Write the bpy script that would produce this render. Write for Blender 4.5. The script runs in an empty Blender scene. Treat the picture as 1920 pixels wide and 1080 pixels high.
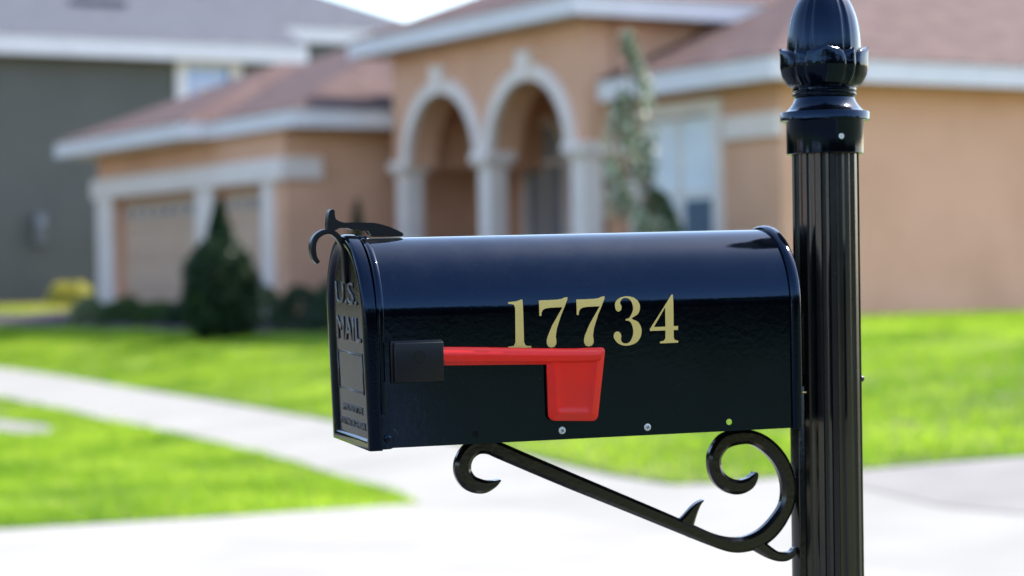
import bpy, bmesh, math, random
import numpy as np
from mathutils import Vector, Matrix
random.seed(4); RNG = np.random.default_rng(7)
S = bpy.context.scene
COL = S.collection
# ------------------------------------------------------------------ camera
CAMZ, PITCH, ROLL, FPX = 1.25, .006, -.0139, 4235.
cp, sp, cr, sr = math.cos(PITCH), math.sin(PITCH), math.cos(ROLL), math.sin(ROLL)
Rv, Dv, Fv = Vector((1, 0, 0)), Vector((0, -sp, -cp)), Vector((0, cp, -sp))
Iv = Rv*cr - Dv*sr; Jv = Rv*sr + Dv*cr
cd = bpy.data.cameras.new('camera'); cam = bpy.data.objects.new('camera', cd); COL.objects.link(cam)
M = Matrix.Identity(4)
for i in range(3):
    M[i][0] = Iv[i]; M[i][1] = -Jv[i]; M[i][2] = -Fv[i]
M[2][3] = CAMZ
cam.matrix_world = M
cd.sensor_width = 36; cd.lens = 36*FPX/1920; cd.clip_start = .1; cd.clip_end = 2000
cd.dof.use_dof = True; cd.dof.focus_distance = 2.40; cd.dof.aperture_fstop = 4.5
S.camera = cam
# ------------------------------------------------------------------ world, sun, exposure
SUN_AZ = (.864, .504); SUN_EL = math.radians(50)
w = bpy.data.worlds.new('World'); S.world = w; w.use_nodes = True
nt = w.node_tree; sky = nt.nodes.new('ShaderNodeTexSky'); sky.sky_type = 'NISHITA'; sky.sun_disc = False
sky.sun_elevation = SUN_EL; sky.sun_rotation = math.atan2(SUN_AZ[0], SUN_AZ[1])
sky.air_density = 1.0; sky.dust_density = 1.1; sky.ozone_density = .8
nt.nodes['Background'].inputs[1].default_value = .135
nt.links.new(sky.outputs[0], nt.nodes['Background'].inputs[0])
sl = bpy.data.lights.new('sun', 'SUN'); sl.energy = 2.3; sl.angle = math.radians(.53); sl.color = (1, .93, .83)
so = bpy.data.objects.new('sun', sl); COL.objects.link(so)
sd = Vector((SUN_AZ[0]*math.cos(SUN_EL), SUN_AZ[1]*math.cos(SUN_EL), math.sin(SUN_EL)))
so.rotation_euler = sd.to_track_quat('Z', 'Y').to_euler(); so.location = (0, 0, 30)
S.view_settings.view_transform = 'Standard'; S.view_settings.look = 'None'
S.view_settings.exposure = 1.85; S.view_settings.gamma = 1
S.render.engine = 'CYCLES'; S.cycles.use_denoising = True; S.cycles.max_bounces = 8
S.cycles.sample_clamp_indirect = 6

# ------------------------------------------------------------------ materials
def mat(name, col, rough=.8, col2=None, scale=20, spec=.5, metal=0, coat=0, coat_r=.05, bump=0, bscale=60,
        trans=0, island=False, alpha=1, detail=4, cover=(.35, .65), bdist=.01, isl=None):
    m = bpy.data.materials.new(name); m.use_nodes = True; n = m.node_tree.nodes; l = m.node_tree.links
    p = n['Principled BSDF']
    p.inputs['Roughness'].default_value = rough; p.inputs['Metallic'].default_value = metal
    p.inputs['Specular IOR Level'].default_value = spec
    p.inputs['Coat Weight'].default_value = coat; p.inputs['Coat Roughness'].default_value = coat_r
    p.inputs['Base Color'].default_value = (*col, 1)
    tc = n.new('ShaderNodeTexCoord'); src = None
    if col2 is not None:
        r = n.new('ShaderNodeValToRGB'); r.color_ramp.elements[0].color = (*col, 1); r.color_ramp.elements[1].color = (*col2, 1)
        if island:
            if isl: r.color_ramp.elements[0].position, r.color_ramp.elements[1].position = isl
            g = n.new('ShaderNodeNewGeometry'); l.new(g.outputs['Random Per Island'], r.inputs[0])
        else:
            t = n.new('ShaderNodeTexNoise'); t.inputs['Scale'].default_value = scale; t.inputs['Detail'].default_value = detail
            l.new(tc.outputs['Object'], t.inputs['Vector']); l.new(t.outputs[0], r.inputs[0])
            r.color_ramp.elements[0].position = cover[0]; r.color_ramp.elements[1].position = cover[1]
        l.new(r.outputs[0], p.inputs['Base Color']); src = r.outputs[0]
    if bump:
        t = n.new('ShaderNodeTexNoise'); t.inputs['Scale'].default_value = bscale; t.inputs['Detail'].default_value = 3
        b = n.new('ShaderNodeBump'); b.inputs['Strength'].default_value = bump; b.inputs['Distance'].default_value = bdist
        l.new(tc.outputs['Object'], t.inputs['Vector']); l.new(t.outputs[0], b.inputs['Height'])
        l.new(b.outputs[0], p.inputs['Normal'])
        if coat: l.new(b.outputs[0], p.inputs['Coat Normal'])
    if trans:
        tr = n.new('ShaderNodeBsdfTranslucent'); mx = n.new('ShaderNodeMixShader'); mx.inputs[0].default_value = trans
        if src: l.new(src, tr.inputs[0])
        else: tr.inputs[0].default_value = (*col, 1)
        l.new(p.outputs[0], mx.inputs[1]); l.new(tr.outputs[0], mx.inputs[2])
        l.new(mx.outputs[0], n['Material Output'].inputs[0])
    return m

def glass_mat():
    m = bpy.data.materials.new('window_glass'); m.use_nodes = True; n = m.node_tree.nodes; l = m.node_tree.links
    p = n['Principled BSDF']; p.inputs['Base Color'].default_value = (.13, .17, .22, 1); p.inputs['Roughness'].default_value = .06
    p.inputs['Specular IOR Level'].default_value = 1.0
    t = n.new('ShaderNodeBsdfTransparent'); t.inputs[0].default_value = (.9, .94, .96, 1); mx = n.new('ShaderNodeMixShader'); mx.inputs[0].default_value = 0
    l.new(p.outputs[0], mx.inputs[1]); l.new(t.outputs[0], mx.inputs[2]); l.new(mx.outputs[0], n['Material Output'].inputs[0]); return m
def grass_mat():
    m = mat('grass_blade', (.22, .44, .014), .5, col2=(.58, .70, .07), spec=.3, trans=.55, island=True)
    n = m.node_tree.nodes; l = m.node_tree.links
    ramp = [x for x in n if x.type == 'VALTORGB'][0]; tc = [x for x in n if x.type == 'TEX_COORD'][0]
    t = n.new('ShaderNodeTexNoise'); t.inputs['Scale'].default_value = 1.1; t.inputs['Detail'].default_value = 4; l.new(tc.outputs['Object'], t.inputs[0])
    q = n.new('ShaderNodeValToRGB'); q.color_ramp.elements[0].position = .36; q.color_ramp.elements[0].color = (.52, .64, .5, 1); q.color_ramp.elements[1].position = .62; q.color_ramp.elements[1].color = (1, 1, 1, 1)
    l.new(t.outputs[0], q.inputs[0]); mx = n.new('ShaderNodeMixRGB'); mx.blend_type = 'MULTIPLY'; mx.inputs[0].default_value = 1
    l.new(ramp.outputs[0], mx.inputs[1]); l.new(q.outputs[0], mx.inputs[2])
    l.new(mx.outputs[0], n['Principled BSDF'].inputs['Base Color'])
    l.new(mx.outputs[0], [x for x in n if x.type == 'BSDF_TRANSLUCENT'][0].inputs[0])
    return m
BLACK = mat('black_gloss_paint', (.0008, .0010, .0018), .10, col2=(.0012, .0015, .0026), scale=9, spec=.42, bump=.25, bscale=420, bdist=.0003)
BLACKT = mat('black_sheet_paint', (.0007, .0010, .0020), .07, col2=(.0012, .0016, .0030), scale=14, spec=.44, bump=.09, bscale=150, bdist=.0005)
BLKPL = mat('black_plastic', (.0035, .0042, .006), .34, spec=.32, bump=.2, bscale=900, bdist=.0002)
CAST = mat('black_cast_metal', (.0015, .0016, .002), .17, col2=(.003, .003, .0035), scale=40, spec=.6, bump=.35, bscale=160, bdist=.0005)
POSTB = mat('post_gloss_paint', (.0035, .0033, .0032), .2, col2=(.006, .0058, .0055), scale=12, spec=.75, bump=.12, bscale=90, bdist=.0006)
RED = mat('red_plastic', (.80, .012, .006), .32, col2=(.66, .020, .012), scale=14, spec=.35, bump=.15, bscale=300, bdist=.0003)
GOLD = mat('gold_vinyl', (.62, .45, .13), .5, col2=(.46, .34, .10), scale=700, spec=.3, cover=(.62, .75))
STEEL = mat('zinc_screw', (.55, .55, .50), .55, metal=.3)
HOLE = mat('dark_slot', (.01, .01, .01), .9)
BRASS = mat('brass_wire', (.7, .5, .2), .3, metal=1)
STUCCO = mat('stucco', (.75, .412, .268), .92, col2=(.665, .36, .228), scale=1.2, spec=.15, bump=.5, bscale=45, bdist=.01)
STUCCO_S = STUCCO
GREYW = mat('grey_siding', (.128, .122, .108), .85, col2=(.112, .107, .095), scale=.7, spec=.2, bump=.3, bscale=30)
WHITE = mat('white_trim', (.78, .715, .71), .6, col2=(.73, .67, .665), scale=3, spec=.3)
CREAM = mat('cream_trim', (.85, .71, .64), .65, col2=(.79, .655, .59), scale=3, spec=.3)
GDOOR = mat('garage_panel', (.64, .43, .31), .6, col2=(.60, .40, .285), scale=2, spec=.3)
GLASS = glass_mat()
GLASSD = mat('dark_window_glass', (.24, .245, .25), .08, col2=(.36, .365, .37), scale=1.2, spec=.9)
CONC = mat('concrete', (.325, .311, .282), .9, col2=(.29, .277, .25), scale=1.3, spec=.2, bump=.3, bscale=60)
PAVER = mat('pink_grey_pavers', (.265, .247, .23), .9, col2=(.23, .214, .20), scale=2.2, spec=.2, bump=.3, bscale=30)
ASPH = mat('asphalt', (.11, .11, .11), .9, col2=(.085, .085, .085), scale=3, spec=.2, bump=.4, bscale=120)
MULCH = mat('mulch', (.11, .085, .095), .95, col2=(.06, .048, .055), scale=12, spec=.1, bump=1, bscale=25, bdist=.03)
SOIL = mat('turf_soil', (.12, .135, .06), .95, col2=(.16, .165, .08), scale=1.5, spec=.1)
LAWNM = grass_mat()
LEAFD = mat('dark_evergreen_leaf', (.010, .030, .010), .4, isl=(.6, 1), col2=(.06, .12, .03), spec=.4, trans=.2, island=True)
LEAFM = mat('mid_green_leaf', (.03, .075, .015), .35, col2=(.10, .17, .035), spec=.5, trans=.3, island=True)
LEAFG = mat('glossy_leaf', (.05, .09, .03), .34, isl=(.50, .80), col2=(.62, .64, .46), spec=1.0, trans=.2, island=True)
LEAFY = mat('yellow_leaf', (.35, .34, .05), .5, col2=(.55, .5, .1), spec=.4, trans=.4, island=True)
BARK = mat('bark', (.12, .09, .06), .9, col2=(.07, .05, .035), scale=30, bump=.6, bscale=60)

def shingle(name, c1, c2):
    m = bpy.data.materials.new(name); m.use_nodes = True; n = m.node_tree.nodes; l = m.node_tree.links
    p = n['Principled BSDF']; p.inputs['Roughness'].default_value = .8; p.inputs['Specular IOR Level'].default_value = .2
    tc = n.new('ShaderNodeTexCoord'); sx = n.new('ShaderNodeSeparateXYZ'); l.new(tc.outputs['Object'], sx.inputs[0])
    t = n.new('ShaderNodeTexNoise'); t.inputs['Scale'].default_value = 3.5; t.inputs['Detail'].default_value = 5
    l.new(tc.outputs['Object'], t.inputs['Vector'])
    r = n.new('ShaderNodeValToRGB'); r.color_ramp.elements[0].color = (*c1, 1); r.color_ramp.elements[1].color = (*c2, 1)
    r.color_ramp.elements[0].position = .35; r.color_ramp.elements[1].position = .65
    l.new(t.outputs[0], r.inputs[0])
    fr = n.new('ShaderNodeMath'); fr.operation = 'FRACT'; mu = n.new('ShaderNodeMath'); mu.operation = 'MULTIPLY'; mu.inputs[1].default_value = 16
    l.new(sx.outputs['Z'], mu.inputs[0]); l.new(mu.outputs[0], fr.inputs[0])
    rr = n.new('ShaderNodeValToRGB'); rr.color_ramp.elements[0].color = (.55, .55, .55, 1); rr.color_ramp.elements[1].color = (1, 1, 1, 1)
    rr.color_ramp.elements[1].position = .25; l.new(fr.outputs[0], rr.inputs[0])
    mx = n.new('ShaderNodeMixRGB'); mx.blend_type = 'MULTIPLY'; mx.inputs[0].default_value = 1
    l.new(r.outputs[0], mx.inputs[1]); l.new(rr.outputs[0], mx.inputs[2]); l.new(mx.outputs[0], p.inputs['Base Color'])
    return m
ROOF = shingle('red_brown_shingle', (.084, .048, .042), (.130, .078, .068))
ROOFG = shingle('grey_shingle', (.078, .082, .098), (.102, .106, .124))

def add_dust(m, base, top):
    n = m.node_tree.nodes; l = m.node_tree.links; p = n['Principled BSDF']; tc = [x for x in n if x.type == 'TEX_COORD'][0]
    old = p.inputs['Base Color'].links[0].from_socket
    g = n.new('ShaderNodeNewGeometry'); sx = n.new('ShaderNodeSeparateXYZ'); l.new(g.outputs['Normal'], sx.inputs[0])
    pw = n.new('ShaderNodeMath'); pw.operation = 'POWER'; pw.use_clamp = True; l.new(sx.outputs['Z'], pw.inputs[0]); pw.inputs[1].default_value = 1.5
    t = n.new('ShaderNodeTexNoise'); t.inputs['Scale'].default_value = 22; t.inputs['Detail'].default_value = 8; t.inputs['Roughness'].default_value = .7; l.new(tc.outputs['Object'], t.inputs[0])
    q = n.new('ShaderNodeValToRGB'); q.color_ramp.elements[0].position = .42; q.color_ramp.elements[1].position = .75; l.new(t.outputs[0], q.inputs[0])
    mu = n.new('ShaderNodeMath'); mu.operation = 'MULTIPLY'; l.new(pw.outputs[0], mu.inputs[0]); l.new(q.outputs[0], mu.inputs[1])
    t2 = n.new('ShaderNodeTexNoise'); t2.inputs['Scale'].default_value = 520; t2.inputs['Detail'].default_value = 1; l.new(tc.outputs['Object'], t2.inputs[0])
    q2 = n.new('ShaderNodeValToRGB'); q2.color_ramp.elements[0].position = .73; q2.color_ramp.elements[1].position = .80; l.new(t2.outputs[0], q2.inputs[0])
    m2 = n.new('ShaderNodeMath'); m2.operation = 'MULTIPLY'; m2.inputs[1].default_value = base; l.new(q2.outputs[0], m2.inputs[0])
    m3 = n.new('ShaderNodeMath'); m3.operation = 'MULTIPLY_ADD'; m3.use_clamp = True; l.new(mu.outputs[0], m3.inputs[0]); m3.inputs[1].default_value = top; l.new(m2.outputs[0], m3.inputs[2])
    mx = n.new('ShaderNodeMixRGB'); l.new(m3.outputs[0], mx.inputs[0]); l.new(old, mx.inputs[1]); mx.inputs[2].default_value = (.30, .30, .29, 1); l.new(mx.outputs[0], p.inputs['Base Color'])
    mr = n.new('ShaderNodeMath'); mr.operation = 'MULTIPLY_ADD'; l.new(q.outputs[0], mr.inputs[0]); mr.inputs[1].default_value = .05; mr.inputs[2].default_value = p.inputs['Roughness'].default_value; l.new(mr.outputs[0], p.inputs['Roughness'])
add_dust(BLACKT, .10, .045); add_dust(BLACK, .06, .015); add_dust(CAST, .12, .03); add_dust(POSTB, .15, .03)
for m_ in (BLACK, BLACKT): m_.node_tree.nodes['Principled BSDF'].inputs['Specular Tint'].default_value = (.34, .56, 1, 1)
# ------------------------------------------------------------------ helpers
def link(name, me, m, parent=None, smooth=False):
    o = bpy.data.objects.new(name, me); COL.objects.link(o)
    if m is not None: me.materials.append(m)
    if parent is not None: o.parent = parent
    if smooth:
        for p in me.polygons: p.use_smooth = True
    return o
def obj(name, bm, m, parent=None, smooth=False, angle=None):
    me = bpy.data.meshes.new(name)
    bmesh.ops.recalc_face_normals(bm, faces=bm.faces)
    if angle is not None:
        for e in bm.edges:
            e.smooth = not (len(e.link_faces) == 2 and e.calc_face_angle(0) > math.radians(angle))
        smooth = True
    bm.to_mesh(me); bm.free()
    return link(name, me, m, parent, smooth)
def empty(name, label=None, cat=None, mw=None, group=None):
    o = bpy.data.objects.new(name, None); COL.objects.link(o); o.empty_display_size = .2
    if mw is not None: o.matrix_world = mw
    if label: o['label'] = label; o['category'] = cat
    if group: o['group'] = group
    return o
def tag(o, label, cat, group=None, kind=None):
    if label: o['label'] = label
    if cat: o['category'] = cat
    if group: o['group'] = group
    if kind: o['kind'] = kind
    return o
def struct(o): o['kind'] = 'structure'; return o
def box(bm, x0, x1, y0, y1, z0, z1, bev=0):
    g = bmesh.ops.create_cube(bm, size=1, matrix=Matrix.Translation(((x0+x1)/2, (y0+y1)/2, (z0+z1)/2)) @ Matrix.Diagonal((abs(x1-x0), abs(y1-y0), abs(z1-z0), 1)))
    if bev:
        es = list({e for v in g['verts'] for e in v.link_edges})
        bmesh.ops.bevel(bm, geom=es, offset=bev, segments=3, affect='EDGES', profile=.5)
    return bm
def nb(): return bmesh.new()
def loft(bm, rings, close=True, cap0=False, cap1=False):
    vs = [[bm.verts.new(p) for p in r] for r in rings]
    n = len(vs[0])
    for a, b in zip(vs[:-1], vs[1:]):
        for i in range(n if close else n-1):
            j = (i+1) % n
            bm.faces.new((a[i], a[j], b[j], b[i]))
    if cap0: bm.faces.new(vs[0])
    if cap1: bm.faces.new(vs[-1][::-1])
    return vs
def prism(bm, pts, ax0, ax1, f):
    """pts 2D polygon; f(u,v,w)->xyz ; extruded in w from ax0 to ax1"""
    a = [bm.verts.new(f(u, v, ax0)) for u, v in pts]; b = [bm.verts.new(f(u, v, ax1)) for u, v in pts]
    bm.faces.new(a); bm.faces.new(b[::-1])
    for i in range(len(pts)):
        j = (i+1) % len(pts); bm.faces.new((a[i], a[j], b[j], b[i]))
def cyl(bm, c, r, h, axis='Z', n=32, r2=None, bev=0):
    rot = {'Z': Matrix.Identity(4), 'X': Matrix.Rotation(math.pi/2, 4, 'Y'), 'Y': Matrix.Rotation(math.pi/2, 4, 'X')}[axis]
    g = bmesh.ops.create_cone(bm, cap_ends=True, segments=n, radius1=r, radius2=r if r2 is None else r2, depth=h, matrix=Matrix.Translation(c) @ rot)
    return g
def catmull(P, n=6):
    P = [np.array(p, float) for p in P]; out = []
    for i in range(len(P)-1):
        p0 = P[max(i-1, 0)]; p1 = P[i]; p2 = P[i+1]; p3 = P[min(i+2, len(P)-1)]
        for k in range(n):
            t = k/n
            out.append(.5*((2*p1)+(-p0+p2)*t+(2*p0-5*p1+4*p2-p3)*t*t+(-p0+3*p1-3*p2+p3)*t**3))
    out.append(P[-1]); return out
def stroke(bm, P, th, y0=0, n=6, ch=.25, toff=lambda i: 1., sm=True):
    """variable width bar in the x-z plane (metres); P=(x,z,halfwidth); th = full thickness across y; chamfered"""
    Q = catmull(P, n) if sm else [np.array(p, float) for p in P]
    rings = []
    for i, q in enumerate(Q):
        a = Q[max(i-1, 0)]; b = Q[min(i+1, len(Q)-1)]
        d = (b-a)[:2]; d = d/(np.linalg.norm(d)+1e-9); nn = np.array([-d[1], d[0]])
        h = max(q[2], .0003); c = min(ch*th, h*.45)*1.0; t = th/2*toff(i)
        c = min(c, t*.8)
        prof = [(-h, -t+c), (-h+c, -t), (h-c, -t), (h, -t+c), (h, t-c), (h-c, t), (-h+c, t), (-h, t-c)]
        rings.append([(q[0]+nn[0]*u, y0+v, q[1]+nn[1]*u) for u, v in prof])
    loft(bm, rings, True, True, True)
def quads_mesh(name, V, k, m, parent=None, smooth=False):
    """V (N*k,3) array; faces of k consecutive verts"""
    N = len(V)//k; me = bpy.data.meshes.new(name)
    me.vertices.add(N*k); me.vertices.foreach_set('co', V.astype(np.float32).ravel())
    me.loops.add(N*k); me.loops.foreach_set('vertex_index', np.arange(N*k, dtype=np.int32))
    me.polygons.add(N); me.polygons.foreach_set('loop_start', np.arange(0, N*k, k, dtype=np.int32))
    me.polygons.foreach_set('loop_total', np.full(N, k, dtype=np.int32))
    me.update(calc_edges=True)
    return link(name, me, m, parent, smooth)
def leafset(P, size, rng=RNG, aspect=.5, up=0.):
    N = len(P); d = rng.normal(size=(N, 3)); d[:, 2] += up; d /= np.linalg.norm(d, axis=1)[:, None]
    e = rng.normal(size=(N, 3)); e -= (e*d).sum(1)[:, None]*d; e /= np.linalg.norm(e, axis=1)[:, None]
    s = size*(.6+.8*rng.random(N))[:, None]
    return np.stack([P-d*s*.5, P+e*s*aspect*.5, P+d*s*.5, P-e*s*aspect*.5], 1).reshape(-1, 3)

# ------------------------------------------------------------------ the house frame: b to the right-back, a to the left-back
BB = np.array([.864, .503]); BB /= np.linalg.norm(BB); AA = np.array([-BB[1], BB[0]]); ZH = .72
def terr(b):
    if b < 1.35: return -.13
    if b < 6: return 0.
    t = min((b-6)/7, 1.); return ZH*t
def terrv(b): return np.where(b < 1.35, -.13, ZH*np.clip((b-6)/7, 0, 1))
def abw(a, b, z=None): p = BB*b+AA*a; return (p[0], p[1], terr(b) if z is None else z)
HF = Matrix.Translation((0, 0, ZH)) @ Matrix.Rotation(math.atan2(BB[1], BB[0]), 4, 'Z')    # local x=b, y=a

# ------------------------------------------------------------------ ground
def sheet(name, poly, dz, m, cuts=(1.3, 1.4, 6, 8, 10, 13)):
    bm = nb(); vs = [bm.verts.new((b, a, 0)) for a, b in poly]; bm.faces.new(vs)
    for c in cuts:
        bmesh.ops.bisect_plane(bm, geom=bm.verts[:]+bm.edges[:]+bm.faces[:], plane_co=(c, 0, 0), plane_no=(1, 0, 0))
    for v in bm.verts: v.co.z = (-.13 if v.co.x < 1.35 else terr(v.co.x)) + dz
    for f in bm.faces:
        if f.calc_center_median().length: pass
    rot = Matrix.Rotation(math.atan2(BB[1], BB[0]), 4, 'Z')
    bmesh.ops.transform(bm, matrix=rot, verts=bm.verts)
    o = obj(name, bm, m)
    if o.data.polygons and sum(p.normal.z for p in o.data.polygons) < 0: o.data.flip_normals()
    return struct(o)
sheet('ground', [(-600, -600), (-600, 900), (900, 900), (900, -600)], 0, SOIL)
sheet('road', [(-300, -8), (-300, 1.25), (300, 1.25), (300, -8)], .006, ASPH)
bm = nb(); box(bm, 1.25, 1.50, -300, 300, -.2, .012, .03); bmesh.ops.transform(bm, matrix=Matrix.Rotation(math.atan2(BB[1], BB[0]), 4, 'Z'), verts=bm.verts); struct(obj('kerb', bm, CONC))
SWU = [(10.11, 6.86), (10.74, 6.89), (11.42, 6.99), (11.92, 7.08), (15.34, 7.4), (17.88, 7.62), (20.46, 7.8), (23.12, 8.02), (24.79, 8.12), (28, 8.25), (90, 8.3)]
SWL = [(90, 6.95), (28, 6.93), (21.94, 6.87), (20.61, 6.8), (18.29, 6.6), (15.4, 6.43), (13.34, 6.2), (12.06, 6.0), (11.3, 5.85), (10.85, 5.72)]
DRV = [(3.5, 1.5), (11.15, 1.5), (11.03, 3.44), (10.92, 4.42), (10.87, 5.72), (10.12, 6.86), (9.87, 7.0), (9.72, 7.28), (9.45, 7.67), (9.2, 8.0), (8.93, 8.33), (8.5, 9.0), (8.1, 10), (8.1, 26), (3.5, 26)]
sheet('driveway', DRV, .012, CONC)
sheet('sidewalk', SWU+SWL, .012, CONC)
# faintly pink paver part of the drive at the right
sheet('paver_apron', [(9.55, 7.40), (9.35, 7.68), (8.83, 8.33), (8.4, 9.0), (8.0, 10), (8.0, 25), (3.6, 25), (3.6, 7.5), (8.2, 7.1)], .016, PAVER)
sheet('mulch_bed', [(23.4, 13.0), (23.4, 11.6), (26, 11.25), (30, 11.3), (34, 11.1), (47, 11.3), (47, 12.4), (38.5, 12.4), (37.4, 13), (37.4, 16)], .02, MULCH)
sheet('window_bed', [(19.8, 14.5), (19.8, 13.2), (23, 12.6), (23.4, 13.0), (23.4, 14.5)], .02, MULCH)
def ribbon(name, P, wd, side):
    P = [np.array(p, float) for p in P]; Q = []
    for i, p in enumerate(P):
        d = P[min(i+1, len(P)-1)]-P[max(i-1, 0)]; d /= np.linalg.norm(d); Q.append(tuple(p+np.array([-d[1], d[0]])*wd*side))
    sheet(name, [tuple(p) for p in P]+Q[::-1], .014, EDGESHADE)
JOINT = mat('dark_joint', (.09, .085, .08), .95)  # plain dark colour of the sidewalk joints
EDGESHADE = mat('lawn_edge_shade', (.018, .024, .01), .95, col2=(.03, .04, .015), scale=9)  # dark strip beside the concrete, paints the shadow line of the lawn edge
ribbon('edge_shadow', [(11.15, 1.5), (11.03, 3.44), (10.92, 4.42), (10.9, 4.7)], .08, -1)
ribbon('edge_shadow', [(8.5, 9.0), (8.93, 8.33), (9.2, 8.0), (9.45, 7.67), (9.72, 7.28), (9.87, 7.0), (10.12, 6.86), (10.74, 6.89), (11.42, 6.99), (11.92, 7.08), (15.34, 7.4), (17.88, 7.62), (20.46, 7.8)], .10, 1)
for a_ in (13, 14.5, 16, 17.5, 19, 20.5, 22, 23.5):
    b0_ = np.interp(a_, [12.06, 15.4, 18.29, 20.61, 24], [6.0, 6.43, 6.6, 6.8, 6.9]); b1_ = np.interp(a_, [11.92, 15.34, 20.46, 23.12, 25], [7.08, 7.4, 7.8, 8.02, 8.12])
    sheet('pavement_joint', [(a_, b0_+.01), (a_+.014, b0_+.01), (a_+.014, b1_-.01), (a_, b1_-.01)], .0165, JOINT)
# stepping pad in the verge
sheet('stepping_pad', [(19.6, 6.10), (18.4, 6.16), (17.6, 5.98), (17.7, 5.72), (19.4, 5.60)], .02, PAVER)

# grass blades (uncountable)
def inpoly(A, B, poly):
    r = np.zeros(len(A), bool); n = len(poly)
    for i in range(n):
        a0, b0 = poly[i]; a1, b1 = poly[(i+1) % n]
        c = ((b0 > B) != (b1 > B)) & (A < (a1-a0)*(B-b0)/(b1-b0+1e-12)+a0); r ^= c
    return r
def blades(a0, a1, b0, b1, dens, excl, h=.05, wd=.011):
    N = int((a1-a0)*(b1-b0)*dens); A = RNG.uniform(a0, a1, N); B = RNG.uniform(b0, b1, N)
    keep = np.ones(N, bool)
    for e in excl: keep &= ~inpoly(A, B, e)
    A, B = A[keep], B[keep]; N = len(A)
    base = np.stack([BB[0]*B+AA[0]*A, BB[1]*B+AA[1]*A, terrv(B)], 1)
    # only what the photograph (or a step to its side) could see
    u = base[:, 0]/base[:, 1]; k = (np.abs(u) < .30) & (base[:, 1] > 8.); base = base[k]; B = B[k]; A = A[k]; N = len(base)
    th = RNG.uniform(0, 2*np.pi, N); s = np.stack([np.cos(th), np.sin(th), np.zeros(N)], 1)*wd*.5*RNG.uniform(.7, 1.3, N)[:, None]
    patch = .78+.22*np.sin(A*1.7+np.sin(B*2.3)*1.5)*np.cos(B*1.9+A*.6)+.14*np.sin(A*5.1+B*3.7)*np.sin(B*6.3-A*2.2)
    tip = base+np.stack([RNG.normal(0, .018, N), RNG.normal(0, .018, N), h*RNG.uniform(.55, 1.25, N)*patch], 1)
    base[:, 2] -= .004
    return np.stack([base-s, base+s, tip], 1).reshape(-1, 3)
EX = [DRV, SWU+SWL, [(23.4, 13.2), (23.4, 11.6), (26, 11.25), (30, 11.3), (34, 11.1), (47, 11.3), (47, 12.4), (38.5, 12.4), (37.4, 13.2)],
      [(19.8, 15.5), (19.8, 13.2), (23, 12.6), (23.5, 13.2), (23.4, 15.5)], [(19.6, 6.10), (18.4, 6.16), (17.6, 5.98), (17.7, 5.72), (19.4, 5.60)],
      [(19.6, 14.8), (37, 14.8), (37, 30), (19.6, 30)], [(28.3, 12.7), (36.7, 12.7), (36.7, 30), (28.3, 30)]]
V1 = blades(10.8, 20, 1.55, 6.9, 2100, EX, .062, .013); V2 = blades(20, 40, 2.0, 7.0, 800, EX, .06, .02)
V3 = blades(8.1, 22, 6.8, 13.5, 1500, EX, .06, .013); V4 = blades(22, 48, 7.8, 13, 800, EX, .06, .02)
V5 = blades(8.1, 19.6, 13.5, 26, 800, EX, .06, .02)
tag(quads_mesh('lawn_grass', np.concatenate([V1, V2, V3, V4, V5]), 3, LAWNM), 'bright green sunlit lawn grass around the sidewalk and driveway', 'grass', kind='stuff')
V6 = blades(37, 60, 11.5, 24, 120, EX, .07, .03)
YEL = mat('dry_grass_blade', (.36, .37, .04), .6, col2=(.52, .48, .10), spec=.2, trans=.45, island=True)
tag(quads_mesh('yellow_grass', V6, 3, YEL), 'strip of yellowish sunlit grass in front of the grey house', 'grass', kind='stuff')

# ------------------------------------------------------------------ mailbox (frame measured from the photograph)
W, H, L = .165, .22, .485; R = W/2; ZT = H-R
AX = Vector((.954164, .299009, .012820)); AY = Vector((-.299236, .953902, .022985)); AZ = Vector((-.005356, -.025767, .999654))
MB = Matrix.Identity(4)
for i in range(3):
    MB[i][0] = AX[i]; MB[i][1] = AY[i]; MB[i][2] = AZ[i]
MB.translation = Vector((-.144605, 2.363276, 1.069360))
mb = empty('mailbox', 'glossy black arched metal mailbox with gold 17734 and a red flag', 'mailbox', MB)
def arch(off=0., z0=0., n=28, x=0.):
    """outline in (y,z) of the tunnel section grown by off, from near bottom over the top to far bottom"""
    r = R+off; P = [(-off, z0)]
    for k in range(1, 7): P.append((-off, z0+(ZT-z0)*k/7))
    for k in range(n+1):
        t = math.pi*(k/n); P.append((R-r*math.cos(t), ZT+r*math.sin(t)))
    for k in range(6, 0, -1): P.append((W+off, z0+(ZT-z0)*k/7))
    P.append((W+off, z0)); return [(x, y, z) for y, z in P]
# body: flat near side with two drilled holes, curved crown, far side
bm = nb()
x0, x1 = .004, L
outer = [(x0, 0), (x1, 0), (x1, ZT), (x0, ZT)]
def flatside(bm, y, holes):
    es = []
    def loop(pts):
        vs = [bm.verts.new((p[0], y, p[1])) for p in pts]
        for i in range(len(vs)): es.append(bm.edges.new((vs[i], vs[(i+1) % len(vs)])))
    loop(outer)
    for hx, hz, hr in holes: loop([(hx+hr*math.cos(t), hz+hr*math.sin(t)) for t in np.linspace(0, 2*math.pi, 20, endpoint=False)])
    bmesh.ops.triangle_fill(bm, use_beauty=True, edges=es)
flatside(bm, 0, [(.1084, .0098, .0036), (.3996, .0101, .0034)])
flatside(bm, W, [(.3996, .0101, .0034)])
N = 40
loft(bm, [[(x, R-R*math.cos(math.pi*k/N), ZT+R*math.sin(math.pi*k/N)) for k in range(N+1)] for x in np.linspace(x0, x1, 9)], close=False)
bmesh.ops.remove_doubles(bm, verts=bm.verts, dist=1e-5)
body = obj('body', bm, BLACKT, mb, smooth=True)
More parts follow.
